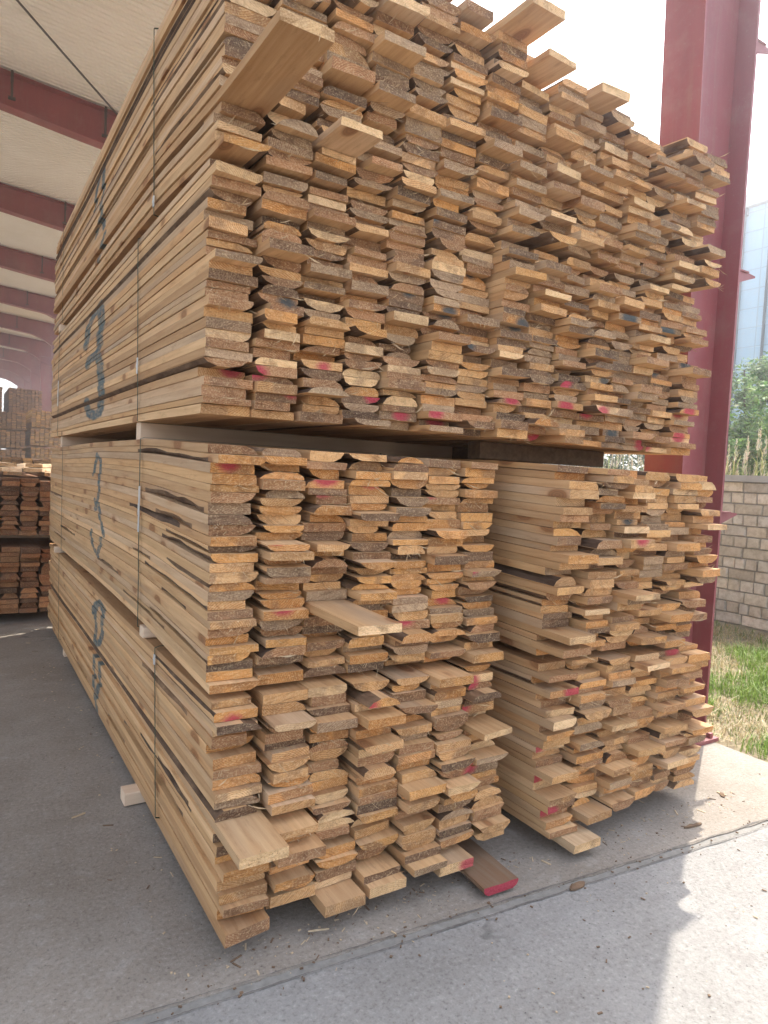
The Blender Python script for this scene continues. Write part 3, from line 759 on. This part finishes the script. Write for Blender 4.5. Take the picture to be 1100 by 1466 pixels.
# ------------------------------------------------------------------ block wall
WX = 7.42
wall = empty('block_wall', (WX, 4, 0)); tag(wall, 'long boundary wall of small pale stone blocks with a grey coping', 'wall')
def make_blockmat():
    n = NT('pale_stone_block'); base = n.attr('base'); P = n.pos()
    a = n.noise(P, 16, 5, .65); b = n.noise(P, 110, 3, .7)
    c = n.mix(n.mr(a, .42, .68, 0, .8), base, n.mix(1., base, (.62, .57, .50), 'MULTIPLY'))
    c = n.mix(n.mr(b, .6, .75, 0, .4), c, n.mix(1., c, (.5, .48, .45), 'MULTIPLY'))
    return n.done(c, .92, n.bump(n.math('ADD', a, b), .6, .006))
BLOCK = make_blockmat()
MORT = make_simple('mortar', (.22, .21, .19), (.30, .285, .26), 30., .95, .6, .005)
COPE = make_simple('coping_concrete', (.34, .335, .33), (.44, .435, .42), 9., .9, .5, .006)
bl = MB(); z = .02; k = 0
while z < 1.52:
    h = .122 + R.uniform(-.006, .006); y = -4.
    while y < 14:
        w = R.uniform(.22, .32) if k % 2 == 0 else R.uniform(.115, .17)
        f = R.uniform(.74, 1.08); c = R.choice([(.66, .59, .49), (.69, .62, .53), (.58, .51, .42), (.64, .59, .52)])
        d = R.uniform(0, .012); b = .006
        lo = (WX - .012 - d, y + .006, z + .006); hi = (WX + .10, y + w - .006, z + h - .006)
        A = [(lo[0], lo[1] + b, lo[2] + b), (lo[0], hi[1] - b, lo[2] + b), (lo[0], hi[1] - b, hi[2] - b), (lo[0], lo[1] + b, hi[2] - b)]
        B = [(WX + .002, lo[1], lo[2]), (WX + .002, hi[1], lo[2]), (WX + .002, hi[1], hi[2]), (WX + .002, lo[1], hi[2])]
        A = [(q[0] + R.uniform(-.003, .003), q[1] + R.uniform(-.004, .004), q[2] + R.uniform(-.004, .004)) for q in A]
        ia = [bl.vert(q) for q in A]; ib = [bl.vert(q) for q in B]
        kw = dict(base=tuple(q * f for q in c))
        bl.face(ia[::-1], 0, **kw)
        for q in range(4): bl.face((ia[q], ia[(q + 1) % 4], ib[(q + 1) % 4], ib[q]), 0, **kw)
        y += w
    z += h; k += 1
ZT = z
m_ = MB(); m_.box((WX, -40, -.1), (WX + .22, 90, ZT))
m_.build('mortar_core', MORT, parent=wall, origin=(WX, 4, 0))
bl.build('masonry', BLOCK, parent=wall, origin=(WX, 4, 0), attrs=True)
cp = MB()
y = -4.
while y < 16:
    cp.box((WX - .05, y + .003, ZT + .002), (WX + .27, y + 1.99, ZT + .075 + R.uniform(-.004, .004))); y += 2.
cp.build('coping', COPE, parent=wall, origin=(WX, 4, 0))

# ------------------------------------------------------------------ reeds and shrubs behind the wall
rd = MB()
for _ in range(700):
    x = WX + .35 + R.random() * 2.2; y = R.uniform(-2, 13)
    h = R.uniform(1.45, 2.05); col = R.choice([(.50, .42, .26), (.42, .36, .2), (.30, .32, .12), (.55, .47, .31)])
    az = R.random() * 6.28; ln = R.uniform(.05, .22)
    tip = Vector((x + math.cos(az) * ln * h, y + math.sin(az) * ln * h, h))
    rd.tube([(x, y, 0), Vector((x, y, 0)).lerp(tip, .5) + Vector((0, 0, .05)), tip], [.005, .004, .002], 0, 3, base=col)
    for _b in range(5):
        zz = R.uniform(.8, h * .92); blade(rd, lerp(x, tip.x, zz / h), lerp(y, tip.y, zz / h), zz, R.uniform(.25, .5), R.uniform(.5, 1.5), .008, R.choice([(.30, .30, .10), (.42, .36, .18), (.18, .24, .06)]), R.random() * 6.28)
    if R.random() < .75:      # feathery plume
        for _p in range(46):
            t = R.random(); p = tip + Vector((0, 0, -.02 + t * .26)); L = .07 * (1 - .75 * t)
            blade(rd, p.x + R.uniform(-.5, .5) * L * .5, p.y + R.uniform(-.5, .5) * L * .5, p.z, L * R.uniform(.6, 1.3), R.uniform(.3, 1.1), .004, tuple(q * R.uniform(.8, 1.15) for q in (.56, .48, .34)), R.random() * 6.28)
tag(rd.build('reeds', STRAW, attrs=True), 'dry pale reeds with feathery plumes showing above the block wall', 'reeds', None, 'stuff')

def shrub(name, cx, cy, r, h, label, n, seed, leaf=.085, dark=1.):
    rr = random.Random(seed)
    root = empty(name, (cx, cy, 0)); tag(root, label, 'shrub', 'shrubs behind the block wall')
    tr = MB()
    tips = []
    for k in range(9):
        a = rr.random() * 6.28; e = Vector((cx + math.cos(a) * r * rr.uniform(.2, .8), cy + math.sin(a) * r * rr.uniform(.2, .8), h * rr.uniform(.5, .92)))
        m = Vector((cx, cy, 0)).lerp(e, .5) + Vector((rr.uniform(-.2, .2), rr.uniform(-.2, .2), .2))
        tr.tube([(cx + rr.uniform(-.1, .1), cy + rr.uniform(-.1, .1), -.05), m, e], [.05, .03, .012], 0, 5); tips += [m, e]
    tr.build('stem', make_bark_plain, parent=root, origin=(cx, cy, 0))
    lv = MB(); clumps = []
    for k in range(70):
        while True:
            p = Vector((rr.uniform(-1, 1), rr.uniform(-1, 1), rr.uniform(-1, 1)))
            if .35 < p.length < 1: break
        zc = h * .52 + p.z * h * .46
        clumps.append((Vector((cx + p.x * r, cy + p.y * r, zc)), rr.uniform(.22, .5) * r * .55, rr.uniform(.6, 1.35)))
    for k in range(n):
        c, cr, br = rr.choice(clumps)
        g = Vector((rr.gauss(0, 1), rr.gauss(0, 1), rr.gauss(0, 1))).normalized() * cr * rr.random() ** .4
        p = c + g
        if p.z < .05: continue
        u = Vector((rr.uniform(-1, 1), rr.uniform(-1, 1), rr.uniform(-.7, .7))).normalized(); v = u.orthogonal().normalized()
        L = leaf * rr.uniform(.6, 1.4); W = L * .42
        col = rr.choice([(.06, .11, .022), (.08, .135, .026), (.10, .165, .035), (.05, .09, .022), (.135, .20, .045)])
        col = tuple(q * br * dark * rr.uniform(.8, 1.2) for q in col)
        i = [lv.vert(p - u * L / 2), lv.vert(p + v * W / 2), lv.vert(p + u * L / 2), lv.vert(p - v * W / 2)]
        lv.face(i, 0, col)
    lv.build('crown', LEAF, parent=root, origin=(cx, cy, 0), attrs=True)
    return root
make_bark_plain = make_simple('shrub_bark', (.07, .05, .035), (.13, .095, .065), 20., .9, .8, .01)
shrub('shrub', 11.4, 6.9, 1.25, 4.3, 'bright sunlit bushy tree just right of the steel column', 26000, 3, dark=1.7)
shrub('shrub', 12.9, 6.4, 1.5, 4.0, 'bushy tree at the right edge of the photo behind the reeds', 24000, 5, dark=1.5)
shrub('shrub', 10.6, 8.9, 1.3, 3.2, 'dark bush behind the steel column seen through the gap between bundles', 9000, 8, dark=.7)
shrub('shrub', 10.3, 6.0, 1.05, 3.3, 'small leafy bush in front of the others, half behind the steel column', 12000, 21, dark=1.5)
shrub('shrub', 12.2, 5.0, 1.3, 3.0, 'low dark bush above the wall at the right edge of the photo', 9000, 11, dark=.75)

# ------------------------------------------------------------------ panel-clad silo building
def make_panels():
    n = NT('weathered_panel_cladding'); P = n.pos(); s = n.sep(P)
    a = n.noise(n.vmath('MULTIPLY', P, (1, 1, .25)), .8, 6, .65); b = n.noise(P, 6, 4, .6)
    row = n.math('FRACT', n.math('DIVIDE', s[2], .63)); colm = n.math('FRACT', n.math('DIVIDE', n.math('ADD', s[1], n.math('MULTIPLY', n.math('FLOOR', n.math('DIVIDE', s[2], .63)), .0)), 1.6))
    seam = n.math('MAXIMUM', n.mr(row, .93, .97), n.mr(colm, .965, .985))
    c = n.mix(n.mr(a, .35, .7), (.36, .50, .60), (.30, .43, .52))
    c = n.mix(n.mr(b, .5, .75, 0, .4), c, (.40, .45, .48))
    c = n.mix(n.math('MULTIPLY', seam, .55), c, (.24, .28, .31))
    return n.done(c, .75, n.bump(n.math('MULTIPLY', seam, -1.), .5, .03))
PANEL = make_panels()
silo = empty('silo_building', (22, 12, 0)); tag(silo, 'tall blue-grey panel-clad silo building beyond the trees', 'building')
s_ = MB(); s_.box((22, 2, -.1), (31, 14.3, 10.85)); s_.build('wall', PANEL, parent=silo, origin=(22, 12, 0))
s_ = MB(); s_.box((21.83, 1.8, 10.87), (31.2, 14.5, 11.2)); s_.box((21.9, 1.9, 11.2), (31.1, 14.4, 11.3)); s_.build('parapet', COPE, parent=silo, origin=(22, 12, 0))
for yy in (13.4, 12.5, 8.2):
    s_ = MB(); s_.tube([(21.92, yy, 0), (21.92, yy, 10.7)], .047, 0, 8)
    s_.box((21.87, yy - .08, 10.6), (21.99, yy + .08, 10.84)); s_.build('downpipe', STEEL, parent=silo, origin=(22, 12, 0))
s_ = MB()
for k in range(6): s_.tube([(22.6 + k * .4, 11.8 + R.uniform(-.5, 1.6), 11.3), (22.6 + k * .4 + R.uniform(-.2, .2), 12.1, 11.7 + R.random() * .3)], .018, 0, 4)
s_.build('roof_aerial', STEEL, parent=silo, origin=(22, 12, 0))

# ------------------------------------------------------------------ the shed
shed = empty('timber_shed', (3.6, 2.475, 0)); tag(shed, 'open-sided timber shed with dark red steel frames and pale ribbed roof', 'shed')
FY = [2.475 + 4.9 * k for k in range(11)]
RX, EX = -2.6, 4.25
sheet_z = lambda x: 7.385 - .08 * x if x > RX else 7.385 - .08 * RX + .08 * (x - RX)
SO = (3.6, 2.475, 0)
for k, fy in enumerate(FY):
    for side in (1, -1):
        X = (lambda x: x) if side == 1 else (lambda x: 2 * RX - x)
        c = MB(); y0, y1 = fy - .125, fy + .125
        inner = lambda z: 3.485 - .036 * z
        top = 6.35
        # flanges, web
        ptsO = [(X(3.822), -.0), (X(3.84), -.0), (X(3.84), 7.0), (X(3.822), 7.0)]
        ptsI = [(X(inner(0)), 0), (X(inner(0) + .016), 0), (X(inner(top) + .016), top), (X(inner(top)), top)]
        if side == -1: ptsO = ptsO[::-1]; ptsI = ptsI[::-1]
        c.prism(ptsO, y0, y1); c.prism(ptsI, y0, y1)
        w = [(X(inner(0) + .014), 0.), (X(3.824), 0.), (X(3.824), 6.99), (X(inner(top) + .014), top)]
        if side == -1: w = w[::-1]
        c.prism(w, fy - .005, fy + .005)
        # stiffener plate inside the web and base plate
        for zz in (6.36,):
            c.box((min(X(3.28), X(3.82)), y0 + .02, zz), (max(X(3.28), X(3.82)), y1 - .02, zz + .014))
        b0, b1 = min(X(3.44), X(3.90)), max(X(3.44), X(3.90))
        c.box((b0, y0 - .05, .001), (b1, y1 + .05, .022))
        for bx in (b0 + .05, b1 - .05):
            for by in (y0 - .02, y1 + .02): c.box((bx - .014, by - .014, .022), (bx + .014, by + .014, .05))
        co = c.build('column', RED, parent=shed, origin=SO)
        if side == 1:
            for zz in (1.35, 2.765, 4.06, 5.4):
                br = MB()
                br.prism([(3.8405, zz - .045), (4.01, zz + .012), (4.01, zz + .022), (3.8405, zz + .035)], y0 + .01, y0 + .022)
                br.box((3.8405, y0 + .0, zz + .024), (3.93, y1 - .05, zz + .032))
                b_ = br.build('bracket', RED, origin=SO); b_.parent = co; b_.location = (0, 0, 0)
        # rafter: I-section with a haunch over the column
        r = MB()
        N = 14
        xs = [3.82 - (3.82 - RX) * i / N for i in range(N + 1)]
        def bot(x):
            h = 6.90 + .02 * (1.0 - x) * (1 if x < 1 else 0)
            h = sheet_z(x) - lerp(.42, .62, sstep(-3, 3, x))
            return h - .55 * sstep(2.3, 3.82, x) ** 1.4
        xs = sorted(set(xs + [3.5, 3.2, 2.9, 2.6, 2.3, 3.7]), reverse=True)
        for a, b in zip(xs, xs[1:]):
            za, zb = bot(a), bot(b); ta, tb = sheet_z(a) - .035, sheet_z(b) - .035
            for (p, q) in (((za, za + .016), (zb, zb + .016)), ((ta - .016, ta), (tb - .016, tb))):
                pts = [(X(b), q[0]), (X(a), p[0]), (X(a), p[1]), (X(b), q[1])]
                r.prism(pts if side == 1 else pts[::-1], y0, y1)
            pts = [(X(b), zb + .014), (X(a), za + .014), (X(a), ta - .014), (X(b), tb - .014)]
            r.prism(pts if side == 1 else pts[::-1], fy - .004, fy + .004)
        # little cleats that stand on the rafters under the roof
        r.build('rafter', RED, parent=shed, origin=SO)
        if side == 1 and k > 0:
            for cx in (.62, 1.95, -.8):
                q = MB(); zb = bot(cx)
                q.tube([(cx, y0 - .03, zb + .12), (cx, y0 - .03, sheet_z(cx) - .03)], .018, 0, 6)
                q.box((cx - .05, y0 - .06, zb + .10), (cx + .05, y0, zb + .13)); q.box((cx - .02, y0 - .05, sheet_z(cx) - .2), (cx + .02, y0 - .01, sheet_z(cx) - .05))
                q.build('cleat', STEEL, parent=shed, origin=SO)
# ribbed roof sheets: trapezoid profile running down the slope
rf = MB(); pitch = .105; y = 1.95
prof = []
while y < FY[-1] + .6:
    prof += [(y, 0.), (y + .060, 0.), (y + .070, .022), (y + .095, .022)]; y += pitch
for xa, xb in ((EX, RX), (RX, 2 * RX - EX)):
    A = [rf.vert((xa, yy, sheet_z(xa) + h)) for yy, h in prof]; B = [rf.vert((xb, yy, sheet_z(xb) + h)) for yy, h in prof]
    for i in range(len(prof) - 1): rf.face((A[i], A[i + 1], B[i + 1], B[i]))
    A = [rf.vert((xa, yy, sheet_z(xa) + h + .05)) for yy, h in prof]; B = [rf.vert((xb, yy, sheet_z(xb) + h + .05)) for yy, h in prof]
    for i in range(len(prof) - 1): rf.face((A[i + 1], A[i], B[i], B[i + 1]))
rf.build('roof', ROOFM, parent=shed, origin=SO)
# eaves beam and gutter along the open side, cross-brace cable
e_ = MB(); e_.box((3.842, 1.95, 6.83), (3.90, FY[-1] + .5, 7.0)); e_.build('eaves_beam', RED, parent=shed, origin=SO)
def catmull(a, b, sag, n=12):
    a, b = Vector(a), Vector(b)
    return [a.lerp(b, i / n) - Vector((0, 0, sag * 4 * (i / n) * (1 - i / n))) for i in range(n + 1)]
cb = MB(); cb.tube(catmull((-1.6, 7.28, 7.34), (3.6, 13.1, 6.55), .06), .014, 0, 6); cb.build('brace_cable', STEEL, parent=shed, origin=SO)

# ------------------------------------------------------------------ far bundles inside the shed
def far_pack(x0, x1, y0, y1, z0, z1, label, n, t, cols, side, jit=.02, stp=False, gap=.004):
    root = empty('timber_bundle', ((x0 + x1) / 2, (y0 + y1) / 2, z0)); tag(root, label, 'timber bundle', 'further timber bundles in the shed')
    mb = MB(); pitch = (x1 - x0) / n
    for c in range(n):
        z = z0
        while z < z1 - t * .6:
            th = t * R.uniform(.8, 1.2)
            if z + th > z1: th = z1 - z
            w = pitch * R.uniform(.86, .99); xc = x0 + pitch * (c + .5) + R.uniform(-.5, .5) * (pitch - w)
            f = R.uniform(.55, 1.25); base = tuple(q * f for q in R.choice(cols)); f2 = R.uniform(.85, 1.1)
            fy = y0 + R.gauss(0, jit) - (R.uniform(0, jit * 4) if R.random() < .12 else 0)
            rn = R.random(); cut = R.choice((0, 0, 0, .02, .03)); fl = R.random() < .5
            pz = [(xc - w / 2 + cut, z), (xc + w / 2 - cut, z), (xc + w / 2, z + th - gap), (xc - w / 2, z + th - gap)]
            if fl: pz = [(xc - w / 2, z), (xc + w / 2, z), (xc + w / 2 - cut, z + th - gap), (xc - w / 2 + cut, z + th - gap)]
            A = [mb.vert((a, fy, b)) for a, b in pz]; B = [mb.vert((a, y1 + R.uniform(-.03, .03), b)) for a, b in pz]
            sc_ = tuple(q * f2 for q in side)
            for i in range(4): mb.face((A[i], A[(i + 1) % 4], B[(i + 1) % 4], B[i]), 0, sc_, rnd=rn)
            mb.face(A[::-1], 1, base, rnd=rn, ring=(xc, z - .1, .3)); mb.face(B, 1, base, rnd=rn, ring=(xc, z, .3))
            z += th
    b = mb.build('boards', WOOD, parent=root, origin=tuple(root.location), attrs=True); b['kind'] = 'stuff'
    return root
DR = [(.36, .15, .06), (.30, .12, .05), (.25, .10, .045), (.42, .19, .08), (.14, .07, .04), (.44, .21, .09)]
far_pack(-.95, 1.12, 6.88, 11.0, .09, .70, 'dark red-brown bundle on the floor behind the stack', 13, .046, DR, (.20, .10, .06), .02)
far_pack(-.95, 1.10, 6.86, 11.0, .80, 1.32, 'dark red-brown bundle resting on another, loose pale boards on top', 13, .046, DR, (.20, .10, .06), .02)
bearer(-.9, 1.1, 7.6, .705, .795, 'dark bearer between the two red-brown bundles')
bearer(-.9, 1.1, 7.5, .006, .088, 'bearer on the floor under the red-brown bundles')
for i, (x, yy, z, yaw, L, lab) in enumerate([
        (.02, 6.92, 1.335, .10, 3.2, 'pale loose board flat on the red-brown bundles, leftmost'),
        (.25, 6.80, 1.368, -.16, 3.4, 'pale loose board slanting over its neighbours on the red-brown bundles'),
        (.42, 7.00, 1.335, -.07, 3.0, 'pale loose board in the middle on top of the red-brown bundles'),
        (.58, 6.98, 1.372, -.20, 3.3, 'pale loose board lying askew beside the big stack'),
        (.76, 7.06, 1.335, .05, 3.1, 'pale loose board next to the far corner of the big stack'),
        (.40, 7.30, 1.408, .22, 2.9, 'pale loose board crossing on top of the others'),
        (.62, 7.35, 1.41, -.30, 2.6, 'topmost pale loose board, turned furthest askew')]):
    m2 = board_mesh(x, z, .15, .030, yy, yy + L, 'pale', yaw=yaw, side=(.66, .55, .38), pitch=.006 * (i % 3))
    tag(m2.build('loose_board', WOOD, origin=m2.ctr, attrs=True), lab, 'board', 'loose boards on the red-brown bundles')
BR = [(.46, .24, .08), (.36, .18, .06), (.52, .29, .11), (.24, .12, .05)]
YL = [(.60, .34, .08), (.50, .26, .06), (.66, .40, .11), (.30, .16, .05)]
far_pack(.3, 2.05, 12.5, 16.8, .06, 1.50, 'low dark bundle just behind the loose pale boards', 12, .05, BR, (.25, .16, .09))
far_pack(2.25, 3.3, 28, 32, .1, 1.0, 'lowest yellow bundle beside the far red columns', 7, .045, YL, (.66, .42, .10), .015)
far_pack(2.25, 3.3, 28, 32, 1.07, 1.88, 'second yellow bundle from the floor beside the far red columns', 7, .045, YL, (.66, .42, .10), .015)
far_pack(2.22, 3.3, 28, 32, 1.96, 2.58, 'yellow bundle second from the top beside the far red columns', 7, .045, YL, (.70, .45, .10), .015)
far_pack(2.25, 3.3, 28, 32, 2.63, 3.25, 'topmost yellow bundle beside the far red columns', 7, .045, YL, (.70, .45, .10), .015)
far_pack(.2, 2.05, 27.6, 31.6, .1, .95, 'lowest brown bundle left of the yellow ones', 12, .04, BR, (.30, .2, .12), .03)
far_pack(.2, 2.05, 27.6, 31.6, 1.0, 1.75, 'brown bundle second from the floor left of the yellow ones', 12, .04, BR, (.30, .2, .12), .03)
far_pack(.2, 2.02, 27.5, 31.6, 1.82, 2.42, 'brown bundle third from the floor left of the yellow ones', 12, .04, BR, (.30, .2, .12), .03)
far_pack(.2, 2.05, 27.6, 31.6, 2.47, 3.08, 'brown bundle fourth from the floor left of the yellow ones', 12, .04, BR, (.30, .2, .12), .03)
far_pack(1.9, 3.15, 33, 37, .1, 3.2, 'brown bundles piled behind the yellow ones', 9, .045, BR, (.30, .2, .12), .03)
far_pack(1.78, 3.05, 33, 37, 3.28, 4.42, 'highest brown bundle behind the yellow ones', 9, .045, BR, (.30, .2, .12), .03)
far_pack(-.5, 1.55, 33, 37, .1, 4.4, 'tall brown bundles at the left edge of the photo', 12, .045, BR, (.30, .2, .12), .03)

# ------------------------------------------------------------------ litter on the concrete
def chip(x, y, L, w, h, az, label, mat, name='wood_chip', z=0.):
    mb = MB(); n = 6; top_ = []; bo = []
    for s in (1, -1):
        for i in range(n):
            u = (i / (n - 1) - .5) * s
            px = u * L; py = s * w * .5 * (1 - (2 * abs(u)) ** 3 * .75) * R.uniform(.7, 1.15)
            X = x + px * math.cos(az) - py * math.sin(az); Y = y + px * math.sin(az) + py * math.cos(az)
            bo.append(mb.vert((X, Y, z + .001))); top_.append(mb.vert((X, Y, z + h * R.uniform(.6, 1.2))))
    m = len(bo)
    for i in range(m): mb.face((bo[i], bo[(i + 1) % m], top_[(i + 1) % m], top_[i]), 0, (.2, .12, .07))
    mb.face(top_, 0, (.2, .12, .07)); mb.face(bo[::-1], 0, (.2, .12, .07))
    o = mb.build(name, mat, origin=(x, y, z)); tag(o, label, 'wood chip', 'bits of wood lying on the concrete')
chip(2.80, 1.74, .105, .016, .010, -.15, 'brown splinter on the floor at the shadow edge right of the stack', CHB)
chip(3.22, 1.86, .045, .022, .008, .9, 'small dark chip alone on the sunlit concrete', CHB)
chip(1.98, 1.668, .085, .03, .008, .1, 'grey-brown bark flake lying on the concrete joint', CHB)
chip(.45, 3.02, .06, .010, .006, .35, 'pale splinter on the dark floor left of the stack', CHP)
chip(1.02, 1.90, .07, .006, .005, -.3, 'thin pale sliver on the floor in front of the left corner', CHP)
db = MB()
for _ in range(330):
    if R.random() < .6: x, y = R.uniform(.6, 3.7), R.uniform(1.0, 1.95)
    else: x, y = R.uniform(-1.2, .68), R.uniform(1.5, 8.5)
    s = abs(R.gauss(0, .0024)) + .0012; a = R.random() * 6.28; e = R.uniform(1, 3.2) if R.random() < .5 else 1.2
    M = Matrix.Translation((x, y, .0005)) @ Matrix.Rotation(a, 4, 'Z')
    db.box((-s * e / 2, -s / 2, 0), (s * e / 2, s / 2, s * .45), 0 if R.random() < .6 else 1, M)
for _ in range(420):      # sawdust crumbs and slivers gathered against the foot of the stack
    x = R.uniform(.55, 3.3); y = (1.93 if x < 1.95 else 1.88) - abs(R.gauss(0, .09)) + .02
    if R.random() < .25: x, y = R.uniform(.45, .70), R.uniform(1.9, 6.3)
    s_ = abs(R.gauss(0, .0022)) + .0012; e = R.uniform(1, 9) if R.random() < .35 else R.uniform(1, 2.2)
    M = Matrix.Translation((x, y, .0005)) @ Matrix.Rotation(R.random() * 6.28, 4, 'Z')
    db.box((-s_ * e / 2, -s_ / 2, 0), (s_ * e / 2, s_ / 2, s_ * .5), 1 if R.random() < .6 else 0, M)
for _ in range(90):       # crumbs of bark along the joint
    x = R.uniform(.4, 3.6); y = JY(x) + R.gauss(0, .03); s_ = R.uniform(.002, .006)
    M = Matrix.Translation((x, y, .0)) @ Matrix.Rotation(R.random() * 6.28, 4, 'Z')
    db.box((-s_, -s_ / 2, 0), (s_, s_ / 2, s_ * .8), 0, M)
tag(db.build('litter', [CHB, CHP]), 'sawdust crumbs, splinters and grit scattered on the concrete', 'litter', None, 'stuff')

# ------------------------------------------------------------------ added even air volume imitating sun glare in the lens
HZ = bpy.data.materials.new('glare_veil'); HZ.use_nodes = True
hn = HZ.node_tree.nodes; hn.clear()
ho = hn.new('ShaderNodeOutputMaterial'); hv = hn.new('ShaderNodeVolumePrincipled')
hv.inputs['Color'].default_value = (.93, .95, 1, 1); hv.inputs['Density'].default_value = .0100; hv.inputs['Anisotropy'].default_value = .90
HZ.node_tree.links.new(hv.outputs[0], ho.inputs['Volume'])
hb = MB(); hb.box((-162, -162, -1.3), (162, 162, 12.6))
tag(hb.build('glare_haze', HZ), 'added thin air volume imitating sun glare round the timber stacks', 'glare_haze', None, 'stuff')

# ------------------------------------------------------------------ light
SUN_EL, SUN_AZ = rad(53.8), rad(60.0)
w = bpy.data.worlds.new('World'); SC.world = w; w.use_nodes = True
nt = w.node_tree; sky = nt.nodes.new('ShaderNodeTexSky'); sky.sky_type = 'NISHITA'; sky.sun_disc = False
sky.sun_elevation = SUN_EL; sky.sun_rotation = SUN_AZ; sky.dust_density = 3.0; sky.air_density = 1.1; sky.ozone_density = .8; sky.altitude = 100
hs = nt.nodes.new('ShaderNodeHueSaturation'); hs.inputs['Saturation'].default_value = .55
nt.links.new(sky.outputs[0], hs.inputs['Color']); nt.links.new(hs.outputs[0], nt.nodes['Background'].inputs[0]); nt.nodes['Background'].inputs[1].default_value = .15
sd = bpy.data.lights.new('sun', 'SUN'); sd.energy = 2.1; sd.angle = rad(.55); sd.color = (1., .94, .84)
so = bpy.data.objects.new('sun', sd); COL.objects.link(so)
dv = Vector((math.sin(SUN_AZ) * math.cos(SUN_EL), math.cos(SUN_AZ) * math.cos(SUN_EL), math.sin(SUN_EL)))
so.rotation_euler = dv.to_track_quat('Z', 'Y').to_euler(); so.location = dv * 60

SC.view_settings.view_transform = 'Standard'; SC.view_settings.look = 'None'
SC.view_settings.exposure = 2.0; SC.view_settings.gamma = 1.
SC.render.engine = 'CYCLES'
SC.cycles.use_denoising = True
SC.cycles.max_bounces = 8; SC.cycles.diffuse_bounces = 5
SC.cycles.sample_clamp_indirect = 8.
SC.cycles.volume_bounces = 1
